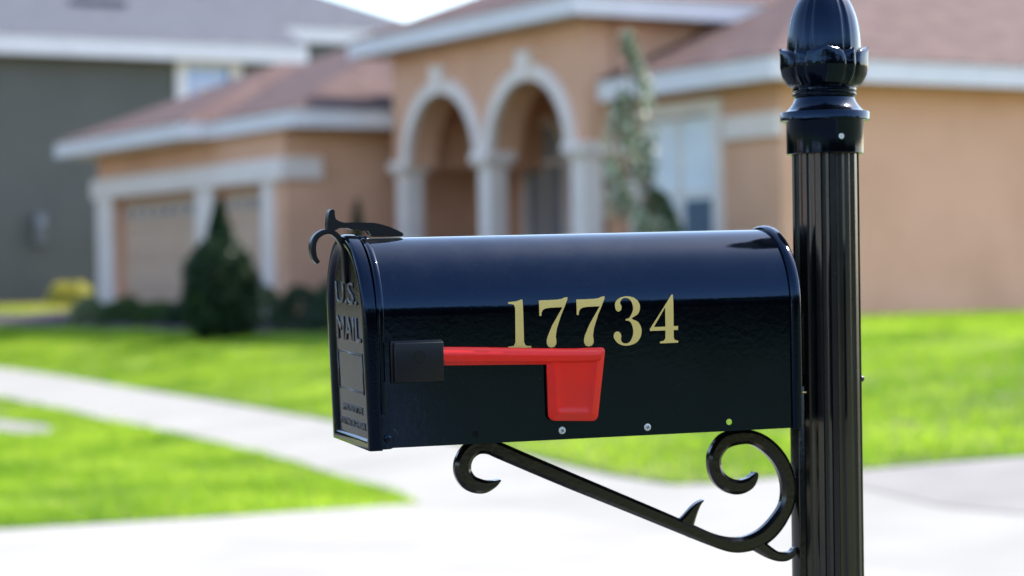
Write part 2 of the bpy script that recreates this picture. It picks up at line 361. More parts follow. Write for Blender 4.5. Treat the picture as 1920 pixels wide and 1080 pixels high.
def an(v):
    y, z = v.co.y, v.co.z
    if z <= ZT+1e-6: return (0, -1, 0) if y < R else (0, 1, 0)
    d = math.hypot(y-R, z-ZT); return (0, (y-R)/d, (z-ZT)/d)
sgn = []
for p in body.data.polygons:
    c = p.center; n_ = an(body.data.vertices[p.vertices[0]])
    if n_[0]*p.normal.x+n_[1]*p.normal.y+n_[2]*p.normal.z < 0: sgn.append(p.index)
if sgn:
    b_ = nb(); b_.from_mesh(body.data); b_.faces.ensure_lookup_table(); bmesh.ops.reverse_faces(b_, faces=[b_.faces[k] for k in sgn]); b_.to_mesh(body.data); b_.free()
body.data.normals_split_custom_set_from_vertices([an(v) for v in body.data.vertices])
bm = nb(); box(bm, .006, L-.002, .0015, W-.0015, .016, .0185); obj('floor', bm, BLACKT, mb)
bm = nb(); box(bm, .095, .388, .004, W-.004, .0004, .0155, .001); obj('mounting_board', bm, HOLE, mb)
# rolled lip and end panel at the back
bm = nb()
rings = []
for x, o_ in ((L-.010, -.0005), (L-.010, .0025), (L-.008, .0040), (L-.004, .0046), (L+.000, .0040), (L+.0022, .0022), (L+.0025, -.002), (L-.001, -.006)):
    rings.append(arch(o_, -.0005 if o_ > 0 else 0.0, x=x))
vs = loft(bm, rings, close=True); bm.faces.new(vs[-1]); bm.faces.new(vs[0])
obj('back_panel', bm, BLACK, mb, angle=50)
# front rim of the body: narrow raised strip with a rounded hinge ear low down
bm = nb()
rings = [arch(.0002, 0, x=.006), arch(.0010, 0, x=.0072), arch(.0010, 0, x=.0100), arch(.0002, 0, x=.0112)]
loft(bm, rings, close=False); obj('front_rim', bm, BLACKT, mb, angle=50)
for side in (0, 1):
    bm = nb(); yy = -1 if side == 0 else 1; yb = 0 if side == 0 else W
    P = [(.003, .036), (.0115, .036)]+[(.0115+.0005*k, .036-.0035*k) for k in range(1, 3)]
    cx, cz, r = .0125, .0105, .0118
    P += [(cx+r*math.cos(t), cz+r*math.sin(t)) for t in np.linspace(math.radians(70), math.radians(-75), 12)]
    P += [(.003, -.0012)]
    prism(bm, P, yb-.0002*yy, yb+.0017*yy, lambda u, v, w_: (u, w_, v)); bmesh.ops.bevel(bm, geom=[e for e in bm.edges], offset=.0005, segments=1, affect='EDGES')
    obj('hinge_ear', bm, BLACKT, mb, angle=40)
    bm = nb(); bmesh.ops.create_uvsphere(bm, u_segments=20, v_segments=12, radius=.0044, matrix=Matrix.Translation((.0122, yb+.0015*yy, .0105)) @ Matrix.Diagonal((1, .6, 1, 1)))
    obj('rivet', bm, BLACK, mb, smooth=True)
# door, a touch ajar at the top
def door_x(x, z): return x-.030*max(z, 0)*1.0
bm = nb()
prof = [(.0065, .0030), (.0060, .0042), (-.0035, .0045), (-.0062, .0036), (-.0075, .0015), (-.0078, -.0035), (-.0070, -.0080), (-.0050, -.0105), (-.0035, -.0118)]
rings = []
for x, o_ in prof:
    A_ = arch(o_, -.002+max(0, -o_)*.9, x=x); rings.append([(door_x(x, z), y, z) for x, y, z in A_])
vs = loft(bm, rings, close=True); bm.faces.new(vs[-1])
door = obj('door', bm, BLACK, mb, angle=45)
EMB = mat('embossed_highlight', (.055, .053, .05), .25, spec=.9)  # paler than the door: bright edge reflections put into the colour
# embossed panel frame on the door
def bar(bm, y0, z0, y1, z1, wd, x=-.0035, h=.0011):
    d = Vector((0, y1-y0, z1-z0)).normalized(); n_ = Vector((0, -d.z, d.y))
    rr = []
    for (y, z) in ((y0, z0), (y1, z1)):
        c = Vector((0, y, z)); r_ = []
        for s_, hh in ((-1, 0), (-.5, h), (.5, h), (1, 0)):
            p = c+n_*s_*wd/2; r_.append((door_x(x-hh, p.z), p.y, p.z))
        rr.append(r_)
    loft(bm, rr, True, True, True)
bm = nb()
bar(bm, .139, .0965, .026, .0965, .0026); bar(bm, .139, .0565, .026, .0565, .0022); bar(bm, .139, .0985, .139, .0545, .0016); bar(bm, .026, .0985, .026, .0545, .0016)
obj('name_panel', bm, EMB, door, angle=20)
def text(name, s, yl, yr, z0, z1, ext, m, parent, x=-.0036):
    c = bpy.data.curves.new(name, 'FONT'); c.body = s; c.size = 1; c.extrude = .0; c.bevel_depth = .035; c.offset = -.02; c.bevel_resolution = 0; c.resolution_u = 4
    t = bpy.data.objects.new(name, c); COL.objects.link(t)
    bpy.context.view_layer.update()
    me = bpy.data.meshes.new_from_object(t.evaluated_get(bpy.context.evaluated_depsgraph_get()))
    bpy.data.objects.remove(t)
    co = np.empty(len(me.vertices)*3); me.vertices.foreach_get('co', co); co = co.reshape(-1, 3)
    mn, mx = co.min(0), co.max(0); q = (co-mn)/(mx-mn)
    Y = yl+(yr-yl)*q[:, 0]; Z = z0+(z1-z0)*q[:, 1]; X = x+.0005-(q[:, 2])*(ext+.0005)-.030*Z
    me.vertices.foreach_set('co', np.stack([X, Y, Z], 1).ravel().astype(np.float32)); me.update()
    return link(name, me, m, parent)
text('lettering', 'U.S.', .134, .036, .149, .174, .0016, EMB, door)
text('lettering', 'MAIL', .134, .026, .110, .136, .0016, EMB, door)
text('lettering', 'APPROVED BY THE', .128, .036, .0325, .0405, .0009, EMB, door)
text('lettering', 'POSTMASTER GENERAL', .138, .026, .0165, .0245, .0009, EMB, door)
# latch hook on the door and spring thumb latch on the roof
bm = nb()
hk = [(-38.9, 194.7), (-42.9, 200.5), (-44.3, 212.1), (-41.0, 221.6), (-33.2, 227.2), (-24.6, 227.6), (-16.9, 222.4), (-11.4, 213.0), (-9.6, 204.6), (-9.4, 184.7), (-9.6, 171.4)]
hw = [2.2, 2.7, 3.1, 3.0, 2.8, 2.8, 2.9, 3.0, 3.0, 2.4, 1.2]
stroke(bm, [(x/1000-.001, z/1000, h/1000) for (x, z), h in zip(hk, hw)], .013, R, 6, .12)
obj('door_latch', bm, BLKPL, door, angle=35)
bm = nb()
P = [(-29.3, 226.5), (-29.3, 236), (-28.3, 246), (-26.8, 250.5), (-24.2, 252.3), (-21.4, 251.3), (-20.9, 248.5), (-22.0, 244), (-21.0, 240.6), (-17.5, 238.3), (-12, 237.4), (5, 237.2), (22.0, 236.4), (30, 234.6), (38.7, 231.8), (47.5, 228.0), (54.1, 224.6), (54.6, 222.3), (52.5, 221.2), (19.0, 221.2), (18.5, 224.5), (15.4, 228.6), (-2.8, 229.3), (-6, 231.0), (-11, 232.8), (-17, 232.3), (-21.5, 230.0), (-25, 227)]
prism(bm, [(x/1000, z/1000) for x, z in P], R-.0075, R+.0075, lambda u, v, w_: (u, w_, v))
bmesh.ops.bevel(bm, geom=[e for e in bm.edges], offset=.0009, segments=2, affect='EDGES')
bmesh.ops.triangulate(bm, faces=[f for f in bm.faces if len(f.verts) > 4])
obj('thumb_latch', bm, BLKPL, mb, angle=30)
bm = nb(); box(bm, -.012, .014, R-.006, R+.006, .2175, .2225, .001); obj('latch_tab', bm, BLACK, mb, angle=40)
# gold numbers, laid on the side and just over the fold of the crown
DG = {'1': ([(148.0, 149.3), (156.3, 149.9), (164.1, 152.0), (164.4, 130.1), (164.6, 106.4), (166.2, 102.9), (168.5, 102.0), (172.8, 101.7), (172.8, 100.0), (146.7, 100.3), (146.7, 101.9), (153.2, 102.6), (155.1, 106.4), (155.5, 143.1), (154.3, 146.3), (152, 147.1), (148.0, 147.6)], None),
      '7': ([(182.4, 150.2), (192.1, 150.2), (203, 150.4), (208.0, 151.0), (211.5, 152.4), (214.9, 152.8), (214.6, 150.2), (206.8, 133.5), (201.8, 119.4), (200.4, 110.9), (201.0, 106.6), (200.9, 103.0), (199.0, 100.2), (195.3, 99.1), (191.8, 100.4), (190.1, 103.8), (190.2, 107.4), (191.3, 111.5), (196.5, 122.8), (208.7, 142.2), (195, 142.0), (189.5, 141.4), (186.3, 139.7), (184.9, 137.0), (184.6, 133.6), (182.4, 133.6)], None),
      '3': ([(268.6, 141.2), (269.6, 146.3), (274.8, 150.3), (283.3, 151.7), (291.8, 149.3), (296.5, 143.9), (297.1, 137.9), (294.6, 132.1), (287.6, 127.5), (294.8, 123.5), (298.6, 115.4), (297.0, 106.6), (290.9, 100.4), (280.6, 98.3), (272.1, 100.7), (267.1, 106.3), (266.7, 110.8), (268.9, 113.6), (272.0, 113.7), (274.4, 111.4), (275.2, 108.1), (274.6, 104.5), (276.9, 101.5), (281.5, 100.8), (285.8, 103.4), (288.7, 110.1), (288.8, 116.5), (287.0, 122.2), (284.2, 125.0), (280.8, 125.6), (280.8, 127.2), (284.2, 128.1), (287.7, 132.8), (289.4, 139.0), (287.3, 146.3), (283.3, 149.7), (278.2, 149.6), (275.4, 147.1), (274.5, 144.6), (275.9, 141.0), (275.5, 137.5), (272.8, 135.5), (269.9, 137.0)], None),
      '4': ([(334.4, 152.0), (336.2, 152.0), (336.0, 117.6), (341.2, 117.6), (341.0, 113.3), (335.9, 113.3), (335.9, 105.2), (337.0, 102.6), (341.0, 101.6), (341.0, 99.4), (319.8, 99.4), (319.8, 101.2), (324.5, 102.2), (326.2, 104.8), (326.4, 113.3), (308.3, 113.3), (308.3, 115.4)], [(326.5, 138.6), (326.5, 117.4), (312.9, 117.4)])}
def ysurf(z): return 0 if z <= ZT else R-math.sqrt(max(R*R-(z-ZT)**2, 0))
def smooth2(P):    # soften the round digit
    n = len(P); return [p for i in range(n) for p in [tuple(np.array(q)) for q in catmull([P[i-1], P[i], P[(i+1) % n], P[(i+2) % n]], 4)[4:8]]]
def digit(k, dx=0, dz=0):
    pts, hole = DG[k]
    if k == '3': pts = smooth2(pts)
    bm = nb(); es = []
    for lp in [pts]+([hole] if hole else []):
        vs = [bm.verts.new(((x+dx)/1000, 0, (z+dz)/1000)) for x, z in lp]
        for i in range(len(vs)): es.append(bm.edges.new((vs[i], vs[(i+1) % len(vs)])))
    bmesh.ops.triangle_fill(bm, use_beauty=True, edges=es)
    for zc in (.1375, .141, .1445, .148):
        bmesh.ops.bisect_plane(bm, geom=bm.verts[:]+bm.edges[:]+bm.faces[:], plane_co=(0, 0, zc), plane_no=(0, 0, 1))
    for v in bm.verts: v.co.y = ysurf(v.co.z)-.00035
    o = obj('house_number_digit', bm, GOLD, mb)
    sm = o.modifiers.new('thick', 'SOLIDIFY'); sm.thickness = .0003; sm.offset = 0
digit('1'); digit('7'); digit('7', 42.3, -.3); digit('3'); digit('4')
# flag: black pivot block, red arm and raised blade
bm = nb(); box(bm, .0170, .0735, -.0035, -.0002, .0680, .1125, .0014); box(bm, .0190, .0725, -.0120, -.0030, .0690, .1105, .0012)
hs = obj('flag_bracket', bm, BLKPL, mb, angle=40)
bm = nb(); cyl(bm, (.0461, -.0124, .0955), .0064, .0012, 'Y', 28); obj('pivot_pin', bm, BLKPL, hs, angle=40)
bm = nb(); rr_ = [[(.0461+(.0070+.0006*math.cos(q))*math.cos(t), -.0121-.0006*math.sin(q), .0955+(.0070+.0006*math.cos(q))*math.sin(t)) for q in np.linspace(0, 2*math.pi, 8, endpoint=False)] for t in np.linspace(0, 2*math.pi, 33)]; loft(bm, rr_); obj('pivot_ring', bm, HOLE, hs)
flag = empty('signal_flag', mw=None); flag.parent = mb
def rpoly(P, rad, n=5):
    out = []; m_ = len(P)
    for i in range(m_):
        p = np.array(P[i], float); a = np.array(P[i-1], float)-p; b = np.array(P[(i+1) % m_], float)-p
        a /= np.linalg.norm(a); b /= np.linalg.norm(b); r = rad[i] if hasattr(rad, '__len__') else rad
        for k in range(n+1):
            t = k/n; q = p+a*r*(1-t)**2+b*r*t*t; out.append(tuple(q))
    return out
def insetp(P, d):
    C_ = P; n = len(C_); out = []
    area = sum(C_[i][0]*C_[(i+1) % n][1]-C_[(i+1) % n][0]*C_[i][1] for i in range(n))
    s_ = 1 if area > 0 else -1
    for i in range(n):
        p = np.array(C_[i]); a = p-np.array(C_[i-1]); b = np.array(C_[(i+1) % n])-p
        a /= np.linalg.norm(a); b /= np.linalg.norm(b)
        na = np.array([-a[1], a[0]])*s_; nb_ = np.array([-b[1], b[0]])*s_
        m_ = na+nb_; m_ = m_/(m_@na); out.append(tuple(p+m_*d))
    return out
bm = nb()
BQ = [(187.6, 97.6), (187.9, 28.0), (192.4, 21.6), (240.6, 19.2), (246.2, 23.5), (254.3, 91.5), (250.0, 97.6)]
BQ = [(187.6, 97.8), (188.6, 21.4), (244.4, 18.6), (254.9, 97.8)]
def ringy(Q, y, rad): return [(p[0]/1000, y, p[1]/1000) for p in rpoly(Q, rad)]
rads = [1.5, 8, 7, 6]
rr = [ringy(BQ, -.0040, rads), ringy(BQ, -.0056, rads), ringy(insetp(BQ, .5), -.0064, rads), ringy(insetp(BQ, 5.0), -.0066, [1.5, 5, 5, 4]), ringy(insetp(BQ, 7.0), -.0082, [1.2, 4, 4, 3]),
      ringy(insetp(BQ, 9.0), -.0086, [1, 3, 3, 2.5]), ringy(insetp(BQ, 11.5), -.0074, [.8, 3, 3, 2]), ringy(insetp(BQ, 16), -.0071, [.5, 2, 2, 1])]
vs = loft(bm, rr, True, True, False); bm.faces.new(vs[-1])
obj('flag_blade', bm, RED, flag, angle=60)
bm = nb()
rings = []
for x, zt, zb in ((.0700, .1049, .0851), (.120, .1026, .0838), (.188, .0990, .0818), (.240, .0971, .0806), (.2475, .0962, .0822)):
    zc, hh = (zt+zb)/2, (zt-zb)/2
    rings.append([(x, -.0040, zc-hh), (x, -.0058, zc-hh), (x, -.0072, zc-hh*.82), (x, -.0100, zc-hh*.55), (x, -.0114, zc-hh*.1), (x, -.0112, zc+hh*.32), (x, -.0098, zc+hh*.62), (x, -.0080, zc+hh*.85), (x, -.0058, zc+hh), (x, -.0040, zc+hh)])
loft(bm, rings, True, True, True)
obj('flag_arm', bm, RED, flag, angle=28)
# screws in the skirt
for sx_, sz_ in ((.2058, .0098), (.3037, .0087)):
    bm = nb(); bmesh.ops.create_uvsphere(bm, u_segments=24, v_segments=12, radius=.0040, matrix=Matrix.Translation((sx_, -.0002, sz_)) @ Matrix.Diagonal((1, .30, 1, 1)))
    sc = obj('screw', bm, STEEL, mb, smooth=True)
    bm = nb(); r_ = Matrix.Translation((sx_, -.0012, sz_)) @ Matrix.Rotation(.5, 4, 'Y')
    for d in ((.0042, .0007), (.0007, .0042)):
        bmesh.ops.create_cube(bm, size=1, matrix=r_ @ Matrix.Diagonal((d[0], .0008, d[1], 1)))
    obj('slot', bm, HOLE, sc)

# ------------------------------------------------------------------ post with finial and scroll bracket
YAW = .30368; PC = Vector((.3638, 2.6090, 0))
AX2 = Vector((math.cos(YAW), math.sin(YAW), 0))
PM = Matrix.Translation(PC) @ Matrix.Rotation(YAW, 4, 'Z')
post = empty('mailbox_post', 'black fluted post with acorn finial and scroll bracket holding the mailbox', 'post', PM)
SX, SZ = -.5578, 1.07126
bm = nb(); NF = 14; rings = []
def flute(z, r=.0383):
    P = []
    for k in range(NF):
        for t in (0, .18, .27, .38, .5, .62, .73, .82):
            u = abs(t-.5)
            d = 0 if u > .32 else .0034*math.sqrt(max(0, 1-(u/.32)**2))
            th = 2*math.pi*(k+t)/NF; P.append(((r-d)*math.cos(th), (r-d)*math.sin(th), z))
    return P
loft(bm, [flute(z) for z in (-.1, .5, 1.0, 1.39)], True, False, True)
obj('fluted_column', bm, POSTB, post, angle=24)
def lathe(prof, n=64, mod=None):
    bm = nb(); rings = []
    for r, z in prof:
        rings.append([((r*(mod(2*math.pi*k/n, z) if mod else 1))*math.cos(2*math.pi*k/n), (r*(mod(2*math.pi*k/n, z) if mod else 1))*math.sin(2*math.pi*k/n), z) for k in range(n)])
    loft(bm, rings, True, True, True); return bm
bm = lathe([(.0385, 1.3835), (.0436, 1.3835), (.0444, 1.3842), (.0444, 1.4205), (.0448, 1.4214), (.0505, 1.4218), (.0513, 1.4228), (.0513, 1.4308), (.0505, 1.4320), (.0470, 1.4325), (.0430, 1.4345), (.0392, 1.4385), (.0362, 1.4430), (.0344, 1.4472), (.0340, 1.4490), (.0362, 1.4495), (.0370, 1.4508), (.0370, 1.4530), (.0352, 1.4545), (.0356, 1.4556), (.0366, 1.4568), (.0366, 1.4592), (.0350, 1.4605)])
obj('collar', bm, BLACK, post, angle=35)
bm = nb(); cyl(bm, (.0062-.0, -.0448, 1.402), .0032, .0016, 'Y', 20); 
bmesh.ops.rotate(bm, verts=bm.verts, cent=(0, 0, 0), matrix=Matrix.Rotation(-.16, 3, 'Z')); obj('set_screw', bm, STEEL, post, angle=40)
fin = empty('finial'); fin.parent = post
def eggmod(th, z):
    u = (th*6/(2*math.pi)+.30) % 1.0; u = min(u, 1-u)
    return 1-.055*max(0, 1-u/.10)+.02*math.exp(-((u-.13)/.05)**2)
pr_ = [(.0350, 1.460), (.0385, 1.468), (.0405, 1.480), (.0412, 1.492), (.0415, 1.503), (.0413, 1.512), (.0407, 1.521), (.0395, 1.530), (.0375, 1.540), (.0345, 1.549), (.0305, 1.558), (.0250, 1.566), (.0180, 1.573), (.0100, 1.578), (.0020, 1.580)]
pr2 = [tuple(q) for q in catmull(pr_, 3)]
obj('acorn', lathe(pr2, 120, eggmod), BLACK, fin, angle=60)
bm0 = lathe([(.0345, 1.4600), (.0375, 1.4640), (.0405, 1.4700), (.0422, 1.4770), (.0425, 1.4840), (.0405, 1.489)], 64); obj('leaf_cup', bm0, BLACK, fin, angle=60)
def leaf(th0, zt, rb, half, lift):
    bm = nb(); NU, NV = 15, 14; top = []; bot = []
    for j in range(NV+1):
        v = j/NV; z = 1.4615+(zt-1.4615)*v
        wv = half*math.sin(math.pi*min(1, .42+.58*v))**.75 if v > .0 else half*.95
        wv = half*(1-max(0, (v-.5)/.5)**3.2)**.5 if v < 1 else 0.0
        rbase = np.interp(z, [1.4615, 1.466, 1.474, 1.485, 1.496, 1.506], [.0352, .0388, .0432, .0455, .0452, .0442])+rb
        rt, rb_ = [], []
        for i in range(NU+1):
            u = (i/NU)*2-1
            th = th0+u*wv
            ridge = .0026*math.exp(-(u/.16)**2)*(1-.3*v)
            cup = -.0080*(u*u)+.0018*math.exp(-((abs(u)-.82)/.12)**2)
            curl = lift*max(0, (v-.62)/.38)**2*(1-.35*u*u)
            r = rbase+ridge+cup+curl
            rt.append((r*math.cos(th), r*math.sin(th), z-.0012*u*u)); r -= .0062
            rb_.append((r*math.cos(th), r*math.sin(th), z-.0012*u*u-.0006))
        top.append(rt); bot.append(rb_)
    for G, fl in ((top, 0), (bot, 1)): loft(bm, G, close=False)
    bmesh.ops.remove_doubles(bm, verts=bm.verts, dist=1e-6)
    e = [x for x in bm.edges if len(x.link_faces) == 1]
    try: bmesh.ops.bridge_loops(bm, edges=e)
    except Exception: pass
    obj('leaf', bm, BLACK, fin, angle=60)
VT = math.atan2(-2.609, -.3638)-YAW     # bearing of the camera seen from the post
for k in range(4): leaf(VT+.04+math.pi*(k+.5)/2, 1.5035, -.0010, .58, .0015)
for k in range(4): leaf(VT+.04+math.pi*k/2, 1.5065, .0034, .66, .0022)
# vertical mounting bar on the box side of the post
bm = nb(); box(bm, SX+.5140, SX+.5350, -.0120, .0120, .62, 1.118, .0015); obj('mounting_bar', bm, CAST, post, angle=40)
bm = nb(); cyl(bm, (SX+.519, -.0150, 1.1105), .0010, .030, 'X', 10); obj('wire_tie', bm, BRASS, post)
bm = nb(); cyl(bm, (SX+.502, 0, 1.125), .006, .036, 'X', 16); box(bm, SX+.488, SX+.4945, -.030, .030, 1.09, 1.20, .002); obj('back_plate', bm, CAST, post, angle=40)
bm = nb(); bmesh.ops.create_uvsphere(bm, u_segments=16, v_segments=10, radius=.004, matrix=Matrix.Translation((.0385*math.cos(-.25), .0385*math.sin(-.25), 1.124))); obj('bolt_head', bm, CAST, post, smooth=True)
# scroll bracket
MAIN = [(158.4, -47.4, 0.9), (150.5, -51.8, 4.3), (138.6, -53.9, 7.8), (125.3, -49.7, 9.1), (117.6, -39.8, 9.5), (116.7, -28.0, 9.5), (122.4, -16.5, 9.1), (133.7, -9.4, 9.1), (147.1, -9.9, 9.1), (160.4, -15.8, 9.1), (203, -35.0, 9.0), (246.0, -54.0, 8.9), (298, -76.5, 8.4), (349.7, -99.1, 8.0), (380.1, -112.6, 7.6), (408.4, -125.0, 7.2), (432.1, -132.3, 8.4), (451.3, -132.4, 9.1), (470.7, -126.2, 9.8), (487.9, -112.5, 9.8), (501.5, -93.0, 8.7), (505.4, -73.1, 8.7), (502.1, -52.9, 8.7), (492.6, -34.6, 8.7), (477.1, -19.6, 8.7), (460.3, -11.2, 8.2), (443.5, -10.2, 8.7), (426.7, -14.5, 9.1), (415.8, -27.3, 8.2), (413.9, -40.5, 7.8), (418.9, -55.1, 8.2), (430.8, -64.4, 8.7), (443.9, -67.2, 8.2), (456.0, -63.3, 6.9), (462.6, -55.7, 3.9), (464.1, -50.9, 1.3)]
THORN = [(372.0, -114.8, 13), (380.5, -103.0, 8.8), (388.0, -91.1, 5.2), (394, -84, 2.4), (399.3, -80.0, 0.4)]
TAIL = [(462.8, -131.7, 8.8), (477.7, -142.4, 6.9), (489.8, -148.4, 5.6), (500.7, -149.3, 5.0), (508.0, -146.4, 3.4), (511.3, -141.6, 1.7)]
def mm(P): return [(x/1000+SX, z/1000+SZ, h/1000) for x, z, h in P]
bm = nb()
stroke(bm, mm(MAIN), .0150, 0, 7, .28); stroke(bm, mm(THORN), .0110, 0, 6, .28); stroke(bm, mm(TAIL), .0130, 0, 6, .28)
stroke(bm, mm([(507, -71, 15), (512, -71.3, 10), (518, -71.5, 12)]), .0120, 0, 3, .28)
stroke(bm, mm([(512.5, -58, 1), (515, -64, 3.5), (516, -71, 4), (515, -79, 3.5), (512.5, -85, 1)]), .0100, 0, 4, .28)
stroke(bm, mm([(509, -143.0, 2.5), (513, -142.6, 3.5), (518, -142.6, 5)]), .0100, 0, 3, .28)
obj('scroll_bracket', bm, CAST, post, angle=32)

# ------------------------------------------------------------------ stucco house   (local x=b, y=a, z above its floor)
hs = empty('stucco_house', 'tan stucco house with red brown hip roof, twin arched porch and white trim', 'house', HF)
def hipraw(bm, b0, b1, a0, a1, z, pitch):
    """hip roof solid over the rectangle, ridge along the longer side"""
    wb, wa = b1-b0, a1-a0; h = min(wb, wa)/2*pitch; m_ = min(wb, wa)/2
    if wb >= wa: r0, r1 = (b0+m_, (a0+a1)/2, z+h), (b1-m_, (a0+a1)/2, z+h)
    else: r0, r1 = ((b0+b1)/2, a0+m_, z+h), ((b0+b1)/2, a1-m_, z+h)
    c = [bm.verts.new(p) for p in ((b0, a0, z), (b1, a0, z), (b1, a1, z), (b0, a1, z))]
    r0, r1 = bm.verts.new(r0), bm.verts.new(r1)
    if wb >= wa:
        bm.faces.new((c[0], c[1], r1, r0)); bm.faces.new((c[2], c[3], r0, r1)); bm.faces.new((c[3], c[0], r0)); bm.faces.new((c[1], c[2], r1))
    else:
        bm.faces.new((c[0], c[1], r0)); bm.faces.new((c[1], c[2], r1, r0)); bm.faces.new((c[2], c[3], r1)); bm.faces.new((c[3], c[0], r0, r1))
    bm.faces.new(c[::-1])
def roof_with_fascia(parent, b0, b1, a0, a1, zb, zt, pitch, rm, ov=.45, name='roof'):
    bm = nb(); hipraw(bm, b0-.03, b1+.03, a0-.03, a1+.03, zt+.004, pitch)
    # ridge and hip caps give the shingle roof its edge
    rf = obj(name, bm, rm, parent)
    bm = nb(); t = .04
    box(bm, b0, b0+t, a0, a1, zb, zt); box(bm, b1-t, b1, a0, a1, zb, zt)
    box(bm, b0+t, b1-t, a0, a0+t, zb, zt); box(bm, b0+t, b1-t, a1-t, a1, zb, zt)
    obj('fascia', bm, WHITE, rf)
    bm = nb(); box(bm, b0+t, b1-t, a0+t, a1-t, zb+.03, zb+.045); obj('soffit', bm, WHITE, rf)
    return rf
ZE, ZF = 2.56, 2.80
# roofs: wing/main, garage, projecting garage bay, raised porch
bm = nb(); hipraw(bm, 14.32, 30.03, 19.12, 31.23, ZF+.004, .417)
for co, no in (((16.55, 0, 0), (1, 0, 0)), ((0, 22.62, 0), (0, 1, 0))):
    bmesh.ops.bisect_plane(bm, geom=bm.verts[:]+bm.edges[:]+bm.faces[:], plane_co=co, plane_no=no)
bmesh.ops.delete(bm, geom=[f for f in bm.faces if f.calc_center_median().x < 16.55 and f.calc_center_median().y > 22.62], context='FACES')
mrf = obj('roof', bm, ROOF, hs)
bm = nb(); box(bm, 14.35, 14.39, 19.19, 22.59, ZE, ZF); box(bm, 14.35, 30, 19.15, 19.19, ZE, ZF); obj('fascia', bm, WHITE, mrf)
bm = nb(); box(bm, 14.39, 14.82, 19.19, 22.59, ZE+.03, ZE+.045); box(bm, 14.82, 30, 19.19, 19.62, ZE+.03, ZE+.045); obj('soffit', bm, WHITE, mrf)
roof_with_fascia(hs, 12.75, 25, 27.68, 36.3, ZE+.003, ZF+.003, .417, ROOF)
roof_with_fascia(hs, 12.35, 20, 30.58, 36.25, ZE+.006, ZF+.006, .417, ROOF)
roof_with_fascia(hs, 13.80, 21, 22.20, 28.12, 3.54, 3.765, .417, ROOF)
def grid_wall(bm, plane, t0, t1, u0, u1, z0, z1, holes):
    """wall normal to b (plane 'b') or a; thickness t0..t1, extent u0..u1, rect holes (u0,u1,z0,z1)"""
    us = sorted({u0, u1, *[h[0] for h in holes], *[h[1] for h in holes]}); zs = sorted({z0, z1, *[h[2] for h in holes], *[h[3] for h in holes]})
    for ua, ub in zip(us[:-1], us[1:]):
        for za, zb_ in zip(zs[:-1], zs[1:]):
            um, zm = (ua+ub)/2, (za+zb_)/2
            if any(h[0] < um < h[1] and h[2] < zm < h[3] for h in holes): continue
            if plane == 'b': box(bm, t0, t1, ua, ub, za, zb_)
            else: box(bm, ua, ub, t0, t1, za, zb_)
    bmesh.ops.remove_doubles(bm, verts=bm.verts, dist=1e-4)
    # drop the doubled inner faces between neighbouring blocks
    seen = {}
    for f in list(bm.faces):
        k = tuple(sorted(v.index for v in f.verts)); 
        seen.setdefault(tuple(round(c, 3) for c in f.calc_center_median()), []).append(f)
    kill = [f for fs in seen.values() if len(fs) > 1 for f in fs]
    if kill: bmesh.ops.delete(bm, geom=kill, context='FACES')
def wall(*a, m=STUCCO, p=hs): bm = nb(); grid_wall(bm, *a); return obj('wall', bm, m, p)
WIN = (20.82, 22.36, .55, 2.32)
wall('b', 14.8, 15.0, 19.6, 22.6, -.1, ZE+.02, [WIN])                 # wing front
wall('a', 19.6, 19.8, 15.0, 29.5, -.1, ZE+.02, [])                     # wing side, faces the driveway
G1 = (28.98, 30.75, -.1, 1.84); G2 = (31.40, 34.95, -.1, 1.84)
wall('b', 13.1, 13.3, 28.3, 31.0, -.25, ZE+.02, [G1]) if False else None
wall('b', 12.9, 13.1, 28.3, 35.72, -.25, ZE+.02, [G1, G2])             # garage front
wall('a', 28.3, 28.5, 13.1, 16.5, -.2, ZE+.02, [])                     # garage side
wall('a', 35.52, 35.72, 13.1, 24, -.2, ZE+.02, [])
wall('b', 16.5, 16.7, 22.8, 28.3, -.1, 3.54, [(26.62, 27.92, .05, 2.1)])   # porch back
wall('a', 22.6, 22.8, 14.55, 17.0, -.1, 3.55, [])                      # porch right side
wall('a', 27.36, 27.56, 14.62, 16.5, 2.0, 3.55, [])
# arched porch front
bm = nb()
def arc(c, r, n=24): return [(c-r*math.cos(math.pi*k/n), 2.0+r*math.sin(math.pi*k/n)) for k in range(n+1)]
C2, C1, RI = 23.91, 26.16, .94
us = [22.6]+[p[0] for p in arc(C2, RI)]+[p[0] for p in arc(C1, RI)]+[27.56]
zs = [2.0]+[p[1] for p in arc(C2, RI)]+[p[1] for p in arc(C1, RI)]+[2.0]
loft(bm, [[(14.2, u, z), (14.62, u, z), (14.62, u, 3.55), (14.2, u, 3.55)] for u, z in zip(us, zs)], True, True, True)
obj('arcade_wall', bm, STUCCO, hs)
for i, (c, f0) in enumerate(((C2, 14.13), (C1, 14.135))):
    bm = nb(); n = 32; rr = []
    for k in range(n+1):
        t = math.pi*k/n; cs, sn = math.cos(t), math.sin(t)
        rr.append([(f0+q, c-r*cs, 2.0+r*sn) for r, q in ((RI-.015, 0.005), (RI+.03, 0), (RI+.08, .0), (RI+.09, .02), (RI+.15, .02), (RI+.165, 0.0), (RI+.185, .005), (RI+.185, .10), (RI-.015, .10))])
    loft(bm, rr, True, True, True); ar = obj('arch_trim', bm, CREAM, hs, angle=30)
    bm = nb(); prism(bm, [(c-.10, 2.0+RI-.03), (c+.10, 2.0+RI-.03), (c+.17, 2.0+RI+.33), (c-.17, 2.0+RI+.33)], f0-.04, f0+.08, lambda u, v, w_: (w_, u, v)); obj('keystone', bm, CREAM, ar)
